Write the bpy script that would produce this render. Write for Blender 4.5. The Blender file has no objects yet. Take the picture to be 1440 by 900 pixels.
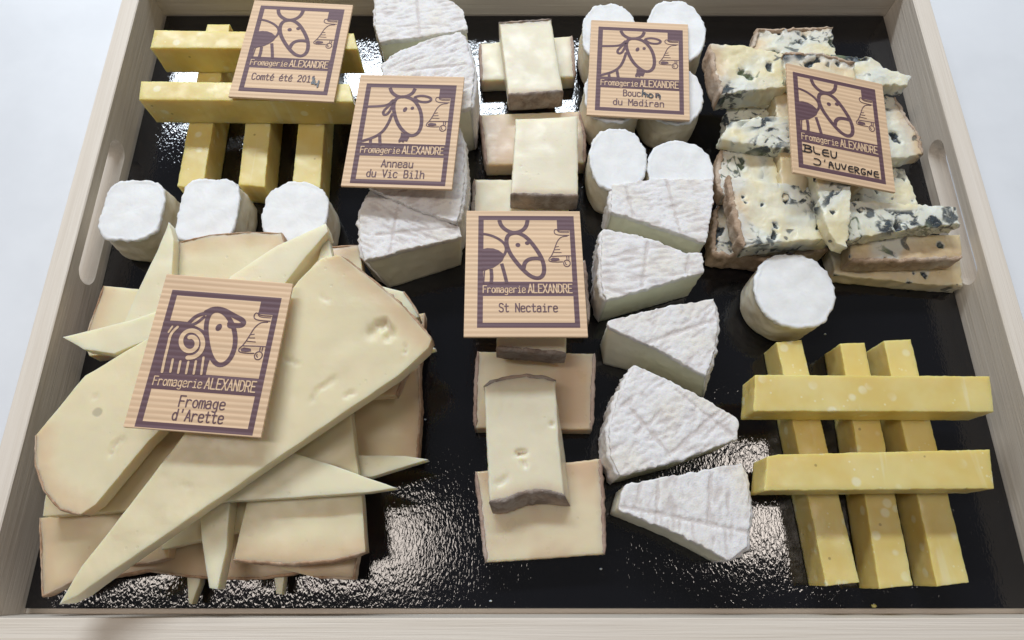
import bpy, bmesh, math, random
import numpy as np
from mathutils import Vector, Matrix, noise
from mathutils.geometry import delaunay_2d_cdt
random.seed(7)
R = math.radians
S = 0.32                       # camera height above the board, metres; all lengths below are in units of it
F_PX, CX, CY, PITCH = 936.0, 720.0, 450.0, R(69.153)
scene = bpy.context.scene
COL = scene.collection

# ------------------------------------------------------------------ camera, world, lamps, exposure
cam = bpy.data.objects.new('camera', bpy.data.cameras.new('camera'))
COL.objects.link(cam)
cam.location = (0, 0, S)
cam.rotation_euler = (R(90) - PITCH, 0, 0)
cam.data.sensor_width = 36
cam.data.lens = F_PX / 1440 * 36
cam.data.clip_start = 0.01
cam.data.clip_end = 50
scene.camera = cam

world = bpy.data.worlds.new('World'); scene.world = world
world.use_nodes = True
bg = world.node_tree.nodes['Background']
bg.inputs[0].default_value = (0.90, 0.93, 1.0, 1); bg.inputs[1].default_value = 0.11

def W(px, py, z=0.0):
    """point at height z (camera-height units) seen at photograph pixel px,py"""
    d = Vector((px - CX,
                F_PX * math.cos(PITCH) + (CY - py) * math.sin(PITCH),
                -F_PX * math.sin(PITCH) + (CY - py) * math.cos(PITCH)))
    s = (z - 1) / d.z
    return Vector((d.x * s, d.y * s, z))

def ceiling_lamp(name, px0, py0, px1, py1, lz, strength, color, label):
    """a rectangular ceiling panel where its mirror image falls on the board between two pixels"""
    a, b = W(px0, py0), W(px1, py1)
    k = 1 + lz
    c = (a + b) / 2 * k
    l = bpy.data.lights.new(name, 'AREA'); l.shape = 'RECTANGLE'
    l.size = abs(b.x - a.x) * k * S; l.size_y = abs(a.y - b.y) * k * S
    l.color = color
    area = l.size * l.size_y
    l.energy = strength * area * math.pi        # strength = radiance of the panel
    o = bpy.data.objects.new(name, l); COL.objects.link(o)
    o.location = (c.x * S, c.y * S, lz * S)
    return o
ceiling_lamp('window_and_fill_light', 215, 168, 850, 78, 5.0, 32, (0.84, 0.92, 1.0), '')
ceiling_lamp('window_and_fill_light', 100, -30, 1340, -260, 5.0, 3.2, (0.84, 0.92, 1.0), '')  # added fill from behind, no window; its mirror image falls beyond the board
ceiling_lamp('ceiling_light', 60, 815, 592, 712, 5.0, 11, (1.0, 0.89, 0.80), '')
ceiling_lamp('ceiling_light', 1035, 780, 1105, 625, 5.0, 14.0, (1.0, 0.89, 0.80), '')

scene.view_settings.view_transform = 'Standard'
scene.view_settings.look = 'None'
scene.view_settings.gamma = 1
scene.view_settings.use_curve_mapping = False
scene.view_settings.exposure = 0.1
scene.render.engine = 'CYCLES'
scene.cycles.max_bounces = 8

# ------------------------------------------------------------------ node helpers
class NT:
    def __init__(s, name):
        s.m = bpy.data.materials.new(name); s.m.use_nodes = True
        s.n = s.m.node_tree.nodes; s.l = s.m.node_tree.links
        s.p = s.n['Principled BSDF']
        tc = s.n.new('ShaderNodeTexCoord'); oi = s.n.new('ShaderNodeObjectInfo')
        rnd = s.math('MULTIPLY', oi.outputs['Random'], 3.0)
        add = s.n.new('ShaderNodeVectorMath'); add.operation = 'ADD'
        s.l.new(tc.outputs['Object'], add.inputs[0]); s.l.new(rnd, add.inputs[1])
        s.co = add.outputs[0]; s.obj = tc.outputs['Object']; s.rand = oi.outputs['Random']
    def inp(s, sock, v):
        if isinstance(v, bpy.types.NodeSocket): s.l.new(v, sock)
        elif v is not None:
            if hasattr(sock.default_value, '__len__') and not hasattr(v, '__len__'): v = (v, v, v)
            if hasattr(v, '__len__') and len(v) == 3 and len(sock.default_value) == 4: v = (*v, 1)
            sock.default_value = v
    def math(s, op, a, b=None, c=None, clamp=False):
        n = s.n.new('ShaderNodeMath'); n.operation = op; n.use_clamp = clamp
        s.inp(n.inputs[0], a)
        if b is not None: s.inp(n.inputs[1], b)
        if c is not None: s.inp(n.inputs[2], c)
        return n.outputs[0]
    def noise(s, scale, detail=3, rough=.55, dist=0, co=None, stretch=None):
        co = co or s.co
        if stretch:
            mp = s.n.new('ShaderNodeMapping'); s.l.new(co, mp.inputs[0]); mp.inputs['Scale'].default_value = stretch; co = mp.outputs[0]
        n = s.n.new('ShaderNodeTexNoise'); s.l.new(co, n.inputs['Vector'])
        n.inputs['Scale'].default_value = scale; n.inputs['Detail'].default_value = detail
        n.inputs['Roughness'].default_value = rough; n.inputs['Distortion'].default_value = dist
        return n.outputs['Fac']
    def vor(s, scale, feature='F1', co=None, rnd=1.0):
        n = s.n.new('ShaderNodeTexVoronoi'); s.l.new(co or s.co, n.inputs['Vector']); n.feature = feature
        n.inputs['Scale'].default_value = scale; n.inputs['Randomness'].default_value = rnd
        return n.outputs['Distance']
    def ramp(s, fac, a, b, lo=0.0, hi=1.0):
        """smooth map of fac from a..b to lo..hi"""
        n = s.n.new('ShaderNodeMapRange'); n.interpolation_type = 'SMOOTHSTEP'
        s.inp(n.inputs['Value'], fac)
        n.inputs['From Min'].default_value = a; n.inputs['From Max'].default_value = b
        n.inputs['To Min'].default_value = lo; n.inputs['To Max'].default_value = hi
        return n.outputs[0]
    def mix(s, fac, a, b, mode='MIX'):
        n = s.n.new('ShaderNodeMix'); n.data_type = 'RGBA'; n.blend_type = mode
        s.inp(n.inputs[0], fac); s.inp(n.inputs[6], a); s.inp(n.inputs[7], b)
        return n.outputs[2]
    def attr(s, name):
        n = s.n.new('ShaderNodeAttribute'); n.attribute_name = name; return n.outputs['Fac']
    def bump(s, h, dist, strength=1.0, normal=None):
        n = s.n.new('ShaderNodeBump'); s.inp(n.inputs['Height'], h)
        n.inputs['Distance'].default_value = dist; n.inputs['Strength'].default_value = strength
        if normal: s.l.new(normal, n.inputs['Normal'])
        return n.outputs[0]
    def out(s, color, rough=.5, normal=None, sss=0, radius=(1, .7, .4), sscale=.003, spec=.5, coat=0):
        p = s.p
        s.inp(p.inputs['Base Color'], color); s.inp(p.inputs['Roughness'], rough)
        p.inputs['Subsurface Weight'].default_value = sss
        p.inputs['Subsurface Radius'].default_value = radius; p.inputs['Subsurface Scale'].default_value = sscale
        s.inp(p.inputs['Specular IOR Level'], spec)
        p.inputs['Coat Weight'].default_value = coat
        if normal: s.l.new(normal, p.inputs['Normal'])
        return s.m

M = {}
def mat_wood():
    t = NT('poplar_wood')
    g = t.noise(60, 5, .6, .6, co=t.obj, stretch=(.12, 6, 6))
    f = t.noise(300, 3, .6, co=t.obj, stretch=(.05, 5, 5))
    big = t.noise(9, 2, co=t.obj)
    c = t.mix(t.ramp(g, .3, .72), (.82, .745, .65), (.74, .66, .56))
    c = t.mix(t.ramp(f, .45, .75, 0, .28), c, (.62, .53, .44))
    c = t.mix(t.ramp(big, .45, .7, 0, .35), c, (.78, .70, .62))
    h = t.math('ADD', g, t.math('MULTIPLY', f, .6))
    return t.out(c, .62, t.bump(h, .0006, .5), spec=.3)
def mat_board():
    t = NT('black_coated_board')
    a = t.noise(600, 1.6, .5, .6, stretch=(1.5, .75, 1)); b = t.noise(120, 2, .5, .3)
    c = t.noise(60, 2, .5)
    h = t.math('ADD', t.math('MULTIPLY', a, 1.0), t.math('MULTIPLY', b, .5))
    h = t.math('ADD', h, t.math('MULTIPLY', c, .5))
    dust = t.ramp(t.vor(420), .03, .06, 1, 0)
    dust = t.math('MULTIPLY', dust, t.ramp(t.noise(30, 2), .62, .7))
    col = t.mix(dust, (.006, .006, .008), (.25, .23, .2))
    return t.out(col, .05, t.bump(h, .000078, 1.0), spec=.7)
def mat_counter():
    t = NT('white_counter')
    c = t.mix(t.ramp(t.noise(14, 4), .35, .7), (.80, .82, .85), (.74, .76, .79))
    return t.out(c, .35, spec=.4)
def mat_comte():
    t = NT('comte_paste')
    big = t.noise(45, 3); n2 = t.noise(900, 2)
    c = t.mix(t.ramp(big, .35, .68), (.75, .58, .19), (.79, .665, .28))
    spots = t.ramp(t.vor(105), .14, .27, 1, 0)
    spots = t.math('MULTIPLY', spots, t.ramp(t.noise(60, 1), .42, .56))
    fl = t.math('MULTIPLY', t.ramp(t.vor(320), .10, .2, 1, 0), t.ramp(t.noise(80, 1), .5, .6)); spots = t.math('MAXIMUM', spots, t.math('MULTIPLY', fl, .8))
    streak = t.ramp(t.noise(70, 3, .6, .8, stretch=(1.0, .12, .12)), .64, .72)
    w = t.math('MAXIMUM', t.math('MULTIPLY', spots, .75), t.math('MULTIPLY', streak, .35))
    c = t.mix(w, c, (.86, .81, .56))
    dk = t.math('MULTIPLY', t.ramp(t.vor(75), .035, .06, 1, 0), .55)
    c = t.mix(dk, c, (.22, .15, .04))
    h = t.math('ADD', t.math('MULTIPLY', n2, .12), t.noise(160, 3))
    rough = t.ramp(t.noise(140, 2), .3, .7, .30, .48)
    return t.out(c, rough, t.bump(h, .00018, .5), sss=.7, radius=(1, .72, .2), sscale=.005, spec=.5)
def mat_tomme(name, core, near, nearw, sc=1.0, holes=True, gloss=(.32, .5), blot=None):
    t = NT(name)
    rd = t.attr('rd')
    big = t.noise(26, 3); mid = t.noise(110, 4, .6)
    c = t.mix(t.ramp(big, .35, .7), core, tuple(x * .93 for x in core))
    if blot: c = t.mix(t.ramp(t.noise(22, 2, .5, .4), .42, .6), c, blot)
    edge = t.math('ADD', rd, t.math('MULTIPLY', t.math('SUBTRACT', mid, .5), .006))
    c = t.mix(t.ramp(edge, 0.0, nearw, .85, 0), c, near)
    h = t.math('ADD', t.math('MULTIPLY', mid, 1.0), t.math('MULTIPLY', t.noise(800, 2), .12))
    cuts = t.noise(170, 3, .6, .2, stretch=(.10, 2.0, 1))
    h = t.math('ADD', h, t.math('MULTIPLY', cuts, .25))
    pores = t.math('MULTIPLY', t.ramp(t.vor(210), .10, .17, 1, 0), t.ramp(t.noise(40, 2), .52, .62))
    h = t.math('SUBTRACT', h, t.math('MULTIPLY', pores, .7))
    c = t.mix(t.math('MULTIPLY', pores, .15), c, tuple(x * .6 for x in core))
    if holes:
        hole = t.math('MULTIPLY', t.ramp(t.vor(34), .05, .085, 1, 0), t.ramp(t.noise(22, 1), .5, .56))
        c = t.mix(t.math('MULTIPLY', hole, .55), c, tuple(x * .45 for x in core))
        h = t.math('SUBTRACT', h, t.math('MULTIPLY', hole, 1.6))
    rough = t.ramp(t.noise(90, 3), .3, .7, *gloss)
    return t.out(c, rough, t.bump(h, .00022, .5), sss=.8, radius=(1, .7, .32), sscale=.006, spec=.5)
def mat_rind(name, a, b, d, bs=.0012, scale=160, spec=.25):
    t = NT(name)
    n1 = t.noise(scale, 5, .65, .5); n2 = t.noise(scale * .3, 3); n3 = t.noise(scale * 4, 3)
    c = t.mix(t.ramp(n1, .35, .65), a, b)
    c = t.mix(t.ramp(n2, .45, .7, 0, .8), c, d)
    c = t.mix(t.ramp(n3, .6, .75, 0, .35), c, tuple(min(1, x * 1.6) for x in a))
    h = t.math('ADD', n1, t.math('MULTIPLY', n3, .25))
    return t.out(c, .8, t.bump(h, bs, .8), sss=.15, sscale=.001, spec=spec)
def mat_bloom():
    t = NT('bloomy_rind')
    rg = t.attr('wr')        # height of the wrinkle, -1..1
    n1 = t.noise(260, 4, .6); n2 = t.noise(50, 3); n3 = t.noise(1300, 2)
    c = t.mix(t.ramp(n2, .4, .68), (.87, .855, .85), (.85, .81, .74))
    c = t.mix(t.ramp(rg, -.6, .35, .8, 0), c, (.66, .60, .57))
    c = t.mix(t.math('MULTIPLY', t.ramp(n1, .52, .7), .4), c, (.64, .61, .62))
    sp = t.math('MULTIPLY', t.ramp(t.vor(170), .1, .2, 1, 0), t.ramp(t.noise(35, 2), .5, .62))
    c = t.mix(t.math('MULTIPLY', sp, .4), c, (.46, .45, .52))
    h = t.math('ADD', n1, t.math('MULTIPLY', n3, .35))
    return t.out(c, .88, t.bump(h, .0006, .8), sss=.2, sscale=.0015, spec=.2)
def mat_white(name, col, bs=.0006, wet=.5):
    t = NT(name)
    n1 = t.noise(120, 5, .65); n2 = t.noise(700, 3)
    c = t.mix(t.ramp(n1, .35, .7), col, tuple(x * .93 for x in col))
    h = t.math('ADD', n1, t.math('MULTIPLY', n2, .3))
    return t.out(c, wet, t.bump(h, bs, .6), sss=.5, radius=(1, .85, .65), sscale=.004, spec=.4)
def mat_bouchon_rind():
    t = NT('plug_rind')
    n1 = t.noise(75, 4, .6, .5); n2 = t.noise(500, 3)
    c = t.mix(t.ramp(n1, .35, .7), (.80, .74, .60), (.66, .58, .42))
    h = t.math('ADD', n1, t.math('MULTIPLY', n2, .2))
    return t.out(c, .55, t.bump(h, .0009, .5), sss=.6, radius=(1, .8, .5), sscale=.005, spec=.45)
def mat_blue(name, seed, cover, tan=.0):
    t = NT(name)
    ofs = t.n.new('ShaderNodeVectorMath'); ofs.operation = 'ADD'; t.l.new(t.co, ofs.inputs[0]); ofs.inputs[1].default_value = (seed, seed * .7, 0)
    co = ofs.outputs[0]
    fine = t.noise(420, 4, .7, .8, co=co); sm = t.noise(210, 2, .5, .6, co=co)
    patch = t.noise(32, 2, .5, .6, co=co)
    pm = t.ramp(patch, cover - .03, cover + .05)
    v1 = t.noise(55, 2, .5, 1.0, co=co)
    vein = t.ramp(t.math('ABSOLUTE', t.math('SUBTRACT', v1, .5)), .02, .05, 1, 0)
    blob = t.ramp(t.math('ADD', t.noise(82, 2, .5, .9, co=co), t.math('MULTIPLY', t.math('SUBTRACT', fine, .5), .2)), .56, .61)
    body = t.math('MAXIMUM', t.math('MULTIPLY', t.math('MULTIPLY', vein, t.ramp(sm, .42, .56)), .9), blob)
    veins = t.math('MULTIPLY', body, pm)
    stray = t.ramp(t.noise(120, 1, .5, .5, co=co), .70, .74)
    veins = t.math('MAXIMUM', veins, t.math('MULTIPLY', stray, .8))
    veins = t.math('MULTIPLY', veins, t.ramp(fine, .30, .46, .35, 1))
    veins = t.math('MAXIMUM', veins, t.ramp(t.math('ADD', t.attr('wr'), t.math('MULTIPLY', t.math('SUBTRACT', fine, .5), .8)), .25, .6))
    halo = t.math('MAXIMUM', t.ramp(patch, cover - .10, cover + .02), t.ramp(t.attr('wr'), .0, .3))
    base = t.noise(38, 3, co=co)
    c = t.mix(t.ramp(base, .38, .62), (.82, .73, .46), (.84, .80, .62))
    rd = t.attr('rd')
    edge = t.math('ADD', rd, t.math('MULTIPLY', t.math('SUBTRACT', sm, .5), .008))
    c = t.mix(t.ramp(edge, 0, .011, .75, tan), c, (.68, .46, .26))
    c = t.mix(t.math('MULTIPLY', halo, .6), c, (.74, .79, .77))
    dark = t.mix(t.ramp(fine, .4, .62), (.012, .016, .024), (.085, .11, .125))
    dark = t.mix(t.ramp(t.noise(50, 1, co=co), .55, .68), dark, (.15, .19, .10))
    c = t.mix(veins, c, dark)
    h = t.math('SUBTRACT', t.math('MULTIPLY', fine, .35), t.math('MULTIPLY', veins, .9))
    h = t.math('ADD', h, t.math('MULTIPLY', sm, .8))
    rough = t.ramp(t.noise(200, 2), .3, .7, .3, .5)
    return t.out(c, rough, t.bump(h, .0007, .7), sss=.5, radius=(1, .8, .45), sscale=.003, spec=.5)
def mat_card(name, a, b):
    t = NT(name)
    sep = t.n.new('ShaderNodeSeparateXYZ'); t.l.new(t.obj, sep.inputs[0])
    wob = t.math('MULTIPLY', t.noise(25, 2, stretch=(.25, 1, 1)), .0012)
    ph = t.math('MULTIPLY', t.math('ADD', sep.outputs[1], wob), 2 * math.pi / .00243)
    s = t.math('SINE', ph)
    band = t.ramp(s, .55, 1.0)
    gr = t.noise(160, 4, .6, .3, stretch=(.08, 1.6, 1))
    c = t.mix(t.ramp(gr, .38, .68), a, tuple(x * .86 for x in a))
    c = t.mix(t.math('MULTIPLY', band, .65), c, b)
    h = t.math('ADD', t.math('MULTIPLY', s, -.5), t.math('MULTIPLY', gr, .4))
    return t.out(c, .55, t.bump(h, .00018, .7), spec=.35)
M['wood'] = mat_wood(); M['board'] = mat_board(); M['counter'] = mat_counter()
M['comte'] = mat_comte()
M['tomme'] = mat_tomme('tomme_paste', (.83, .74, .50), (.72, .52, .32), .012)
M['tomme_tan'] = mat_tomme('tomme_paste_tan_shaded', (.79, .67, .43), (.66, .47, .29), .012, blot=(.72, .56, .36))  # tan near the rind is real; brown blotches paint in shade within the pile
M['tomme_pale'] = mat_tomme('tomme_paste_pale', (.85, .78, .56), (.82, .73, .49), .004, holes=False)
M['nect'] = mat_tomme('saint_nectaire_paste', (.84, .77, .58), (.76, .60, .42), .006, holes=False, gloss=(.3, .5))
M['nect_tan'] = mat_tomme('saint_nectaire_paste_ripe_shaded', (.82, .71, .50), (.74, .58, .40), .004, holes=False, gloss=(.26, .45), blot=(.68, .51, .34))  # blotches mix the tan centre with painted shade of the slice above
M['tomme_rind'] = mat_rind('tomme_rind', (.54, .35, .22), (.34, .20, .12), (.66, .54, .40), .0008, scale=260)
M['nect_rind'] = mat_rind('saint_nectaire_rind', (.36, .31, .27), (.21, .16, .13), (.50, .36, .27), .0016)
M['nect_rind_pale'] = mat_rind('saint_nectaire_rind_pale', (.48, .35, .28), (.34, .23, .18), (.60, .50, .43), .001)
M['blue_rind'] = mat_rind('blue_rind', (.58, .43, .31), (.40, .28, .19), (.70, .62, .52), .0018)
M['bloom'] = mat_bloom()
M['wedge'] = mat_white('ring_cheese_paste', (.84, .82, .66), .00015, .38)
M['chalk'] = mat_white('fresh_goat_paste', (.90, .90, .89), .00035, .6)
M['plug'] = mat_bouchon_rind()
M['blue1'] = mat_blue('blue_paste', 0, .53); M['blue2'] = mat_blue('blue_paste_veined', 4.3, .47); M['blue3'] = mat_blue('blue_paste_ripe', 9.1, .60, .3)
M['card'] = mat_card('ribbed_card', (.82, .58, .37), (.68, .45, .28))
M['ink'] = mat_card('plum_print', (.155, .085, .10), (.115, .06, .075))
t = NT('marker_ink'); M['pen'] = t.out((.012, .012, .02), .4)
t = NT('card_core'); M['core'] = t.out((.62, .43, .28), .8)

# ------------------------------------------------------------------ mesh helpers
class MB:
    def __init__(s): s.v = []; s.f = []; s.rd = []; s.wr = []
    def add(s, p, rd=.05, wr=0.0):
        s.v.append(p); s.rd.append(rd); s.wr.append(wr); return len(s.v) - 1
def build(name, mb, mat, origin, parent=None, smooth=True, rot=None):
    """mesh in units of S round the origin (a Vector in those units)"""
    me = bpy.data.meshes.new(name)
    me.from_pydata([((p[0] - origin[0]) * S, (p[1] - origin[1]) * S, (p[2] - origin[2]) * S) for p in mb.v], [], mb.f)
    me.validate()
    if len(me.vertices) == len(mb.v):
        for nm, arr in (('rd', mb.rd), ('wr', mb.wr)):
            a = me.attributes.new(nm, 'FLOAT', 'POINT'); a.data.foreach_set('value', [float(x) for x in arr])
    bm = bmesh.new(); bm.from_mesh(me); bmesh.ops.recalc_face_normals(bm, faces=bm.faces); bm.to_mesh(me); bm.free()
    if smooth: me.polygons.foreach_set('use_smooth', [True] * len(me.polygons))
    me.materials.append(mat)
    o = bpy.data.objects.new(name, me); COL.objects.link(o)
    if parent: o.parent = parent
    else: o.location = [c * S for c in origin]
    return o
def thing(name, origin, label, cat, group=None):
    o = bpy.data.objects.new(name, None); COL.objects.link(o)
    o.empty_display_size = .01
    o.location = [c * S for c in origin]
    tag(o, label, cat, group); return o
def tag(o, label, cat, group=None):
    o['label'] = label; o['category'] = cat
    if group: o['group'] = group

def inside(p, ring):
    c = False; n = len(ring); x, y = p
    for i in range(n):
        a, b = ring[i], ring[i - 1]
        if (a[1] > y) != (b[1] > y) and x < (b[0] - a[0]) * (y - a[1]) / (b[1] - a[1]) + a[0]: c = not c
    return c
def seg_d(p, a, b):
    ab = (b[0] - a[0], b[1] - a[1]); l = ab[0] ** 2 + ab[1] ** 2
    t = 0 if l == 0 else max(0, min(1, ((p[0] - a[0]) * ab[0] + (p[1] - a[1]) * ab[1]) / l))
    return math.hypot(p[0] - a[0] - t * ab[0], p[1] - a[1] - t * ab[1])
def resample(poly, step, closed=True, tags=None):
    out = []; tg = []
    n = len(poly)
    for i in range(n if closed else n - 1):
        a, b = Vector(poly[i]), Vector(poly[(i + 1) % n])
        k = max(1, round((b - a).length / step))
        for j in range(k):
            out.append(a.lerp(b, j / k)); tg.append(i)
    return out, tg
def normals2(ring):
    n = len(ring); ar = sum(ring[i - 1][0] * ring[i][1] - ring[i][0] * ring[i - 1][1] for i in range(n))
    sg = 1 if ar > 0 else -1
    out = []
    for i in range(n):
        a, b, c = ring[i - 1], ring[i], ring[(i + 1) % n]
        d1 = Vector((b[0] - a[0], b[1] - a[1])); d2 = Vector((c[0] - b[0], c[1] - b[1]))
        if d1.length > 0: d1.normalize()
        if d2.length > 0: d2.normalize()
        d = d1 + d2
        if d.length < 1e-6: d = d1
        d.normalize(); out.append(Vector((d.y, -d.x)) * sg)
    return out
def chaikin(pts, n=2, closed=False):
    for _ in range(n):
        out = []
        m = len(pts)
        if not closed: out.append(pts[0])
        for i in range(m if closed else m - 1):
            a, b = Vector(pts[i]), Vector(pts[(i + 1) % m])
            out += [a.lerp(b, .25), a.lerp(b, .75)]
        if not closed: out.append(pts[-1])
        pts = [Vector(p) for p in out]
    return pts
def N(x, y, z, s, seed=0): return noise.noise(Vector((x * s + seed * 7.31, y * s - seed * 3.7, z * s + seed)))

def block(mb, top, bot, bev=.0025, step=.0055, grid=.007, jit=.0006, rough=.0004, cap=None, rind=(), seed=0, ragged=0.0, tags=None, lump=.0012, capbot=True):
    """solid between two matching 3-D rings; rind = edge tags that carry rind; cap(x,y)->(dz,wr)"""
    P = np.array([[p[0], p[1], 1] for p in top]); Z = np.array([p[2] for p in top])
    co = np.linalg.lstsq(P, Z, rcond=None)[0]
    if len(top) <= 3 or abs(np.abs(P @ co - Z)).max() > .02: pass
    zt = lambda x, y: co[0] * x + co[1] * y + co[2]
    n = len(top)
    nr = normals2(top)
    T = []; B = []
    for i in range(n):
        isr = tags is not None and tags[i] in rind
        a = top[i]
        d = N(a[0], a[1], 0, 55, seed) * jit * 2 + N(a[0], a[1], 0, 190, seed) * (jit + (ragged if True else 0))
        if ragged: d += N(a[0], a[1], 3, 90, seed) * ragged
        T.append(Vector((a[0] + nr[i].x * d, a[1] + nr[i].y * d)))
        b = bot[i]; d2 = d * .8 + N(b[0], b[1], 9, 60, seed) * jit
        B.append(Vector((b[0] + nr[i].x * d2, b[1] + nr[i].y * d2, b[2])))
    edges = [(top[i], top[(i + 1) % n]) for i in range(n) if tags is not None and tags[i] in rind]
    def rdist(x, y):
        if not edges: return .05 * 1.0
        return min(seg_d((x, y), a, b) for a, b in edges) * S
    th = sum(zt(T[i].x, T[i].y) - B[i].z for i in range(n)) / n
    bev = min(bev, th * .4)
    nsub = max(1, round((th - 2 * bev) / step))
    prof = [(bev, 0.0), (bev * .45, bev * .12), (bev * .12, bev * .45), (0.0, bev)]   # (inset, depth below top)
    rings = []
    for ins, dp in prof:
        r = []
        for i in range(n):
            x, y = T[i].x - nr[i].x * ins, T[i].y - nr[i].y * ins
            z = zt(x, y) - dp
            wr = 0
            if cap:
                dz, wr = cap(x, y); z += dz * (1 - dp / bev * .7)
            else: z += N(x, y, 0, 30, seed) * lump
            r.append(mb.add((x, y, z), rdist(x, y), wr))
        rings.append(r)
    for k in range(1, nsub + 1):
        f = k / (nsub + 1)
        r = []
        for i in range(n):
            z0 = zt(T[i].x, T[i].y) - bev; z1 = B[i].z + bev * .5
            p = Vector((T[i].x, T[i].y, z0)).lerp(Vector((B[i].x, B[i].y, z1)), f)
            d = N(p.x, p.y, p.z, 70, seed + 5) * (jit * 2 + ragged * .8) + N(p.x, p.y, p.z, 250, seed + 5) * rough
            r.append(mb.add((p.x + nr[i].x * d, p.y + nr[i].y * d, p.z), rdist(p.x, p.y)))
        rings.append(r)
    rings.append([mb.add((B[i].x, B[i].y, B[i].z + bev * .5), rdist(B[i].x, B[i].y)) for i in range(n)])
    rings.append([mb.add((B[i].x - nr[i].x * bev * .5, B[i].y - nr[i].y * bev * .5, B[i].z), rdist(B[i].x, B[i].y)) for i in range(n)])
    for a, b in zip(rings, rings[1:]):
        for i in range(n):
            j = (i + 1) % n
            mb.f.append((a[i], b[i], b[j], a[j]))
    def fill(r, g, top_side):
        ring = [(mb.v[i][0], mb.v[i][1]) for i in r]
        pts = [Vector(p) for p in ring]
        xs = [p[0] for p in ring]; ys = [p[1] for p in ring]
        x0, x1, y0, y1 = min(xs), max(xs), min(ys), max(ys)
        rr = np.array(ring); rn = np.roll(rr, -1, 0)
        extra = []
        if g:
            j = 0; y = y0 + g * .5
            while y < y1:
                x = x0 + (g * .5 if j % 2 else 0.0)
                while x < x1:
                    q = np.array([x + random.uniform(-.12, .12) * g, y + random.uniform(-.12, .12) * g])
                    if inside(q, ring) and (((rr - q) ** 2).sum(1).min() > (g * .55) ** 2): extra.append(q)
                    x += g
                y += g * .87; j += 1
        allp = pts + [Vector((float(q[0]), float(q[1]))) for q in extra]
        ed = [(i, (i + 1) % len(ring)) for i in range(len(ring))]
        vv, ee, ff, ov, oe, of = delaunay_2d_cdt(allp, ed, [], 1, 1e-7)
        idx = []
        for k, p in enumerate(vv):
            src = [o for o in ov[k] if o < len(ring)] if ov[k] else []
            if src: idx.append(r[src[0]])
            else:
                if top_side:
                    z = zt(p.x, p.y); wr = 0
                    if cap: dz, wr = cap(p.x, p.y); z += dz
                    else: z += N(p.x, p.y, 0, 30, seed) * lump + N(p.x, p.y, 0, 160, seed) * rough
                    idx.append(mb.add((p.x, p.y, z), rdist(p.x, p.y), wr))
                else: idx.append(mb.add((p.x, p.y, mb.v[r[0]][2])))
        for f in ff:
            t3 = [idx[k] for k in f]
            if len(set(t3)) == 3: mb.f.append(tuple(t3))
    fill(rings[0], grid, True)
    if capbot: fill(rings[-1], 0, False)
    return T, B, nr

def px_ring(pts, z, step):
    P = [W(p[0], p[1], p[2] if len(p) > 2 else z) for p in pts]
    return resample(P, step)
def rind_strip(emit, T, B, nr, tags, rind, zt_list, thick=.0035, proud=.0012, seed=0, inset=.003, rag=.0015):
    """shell along the tagged outline edges: cross-section loop swept along the run"""
    n = len(T)
    idx = [i for i in range(n) if tags[i] in rind]
    if not idx: return
    runs = []; start = [i for i in idx if (i - 1) % n not in idx] or [idx[0]]
    for s0 in start:
        run = [s0]; i = (s0 + 1) % n
        while i in idx and i != s0: run.append(i); i = (i + 1) % n
        if i != s0 or True: run.append(i)
        runs.append(run)
    for run in runs:
        mb = MB(); loops = []
        for q, i in enumerate(run):
            e = min(q, len(run) - 1 - q)
            k = min(1, .35 + e * .3)
            x, y = T[i].x, T[i].y; z0 = zt_list[i]; b = B[i]
            w = thick * k * (1 + .6 * N(x, y, 1, 120, seed)); ra = rag
            pr = proud + rag * N(x, y, 2, 160, seed)
            ii = inset * (1 + .7 * N(x, y, 5, 140, seed))
            cs = [(-ii, z0 + pr), (-ii * .3, z0 + pr + .0006), (w * .5, z0 + pr * .4 + rag * .5 * N(x, y, 8, 200, seed)), (w * .95, z0 - .002)]
            m = max(1, round((z0 - b.z) / .006))
            for j in range(1, m + 1):
                f = j / (m + 1)
                cs.append((w * (1 + .5 * N(x, y, f * .1, 150, seed)), z0 + (b.z - z0) * f))
            cs.append((w * .8, b.z + .0012)); cs.append((-.002, b.z + .0008))
            lp = []
            for o, z in cs:
                f = 0 if z0 == b.z else max(0, min(1, (z0 - z) / (z0 - b.z)))
                xx = x + (b.x - x) * f; yy = y + (b.y - y) * f
                lp.append((xx + nr[i].x * o, yy + nr[i].y * o, z))
            loops.append(lp)
        mm = min(len(l) for l in loops)
        loops = [l[:mm - 2] + l[-2:] for l in loops]
        ids = [[mb.add(p, 0) for p in l] for l in loops]
        for a, b in zip(ids, ids[1:]):
            for j in range(mm):
                k = (j + 1) % mm
                mb.f.append((a[j], b[j], b[k], a[k]))
        mb.f.append(tuple(ids[0])); mb.f.append(tuple(reversed(ids[-1])))
        emit(mb)

# ------------------------------------------------------------------ the setting: counter, crate, board
ctr = MB()
for x, y in ((-9, -9), (9, -9), (9, 9), (-9, 9)): ctr.add((x, y, -.03))
for x, y in ((-9, -9), (9, -9), (9, 9), (-9, 9)): ctr.add((x, y, -.15))
ctr.f = [(0, 1, 2, 3), (4, 5, 6, 7), (0, 1, 5, 4), (1, 2, 6, 5), (2, 3, 7, 6), (3, 0, 4, 7)]
o = build('counter_top', ctr, M['counter'], (0, 0, -.03), smooth=False); o['kind'] = 'structure'

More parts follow.
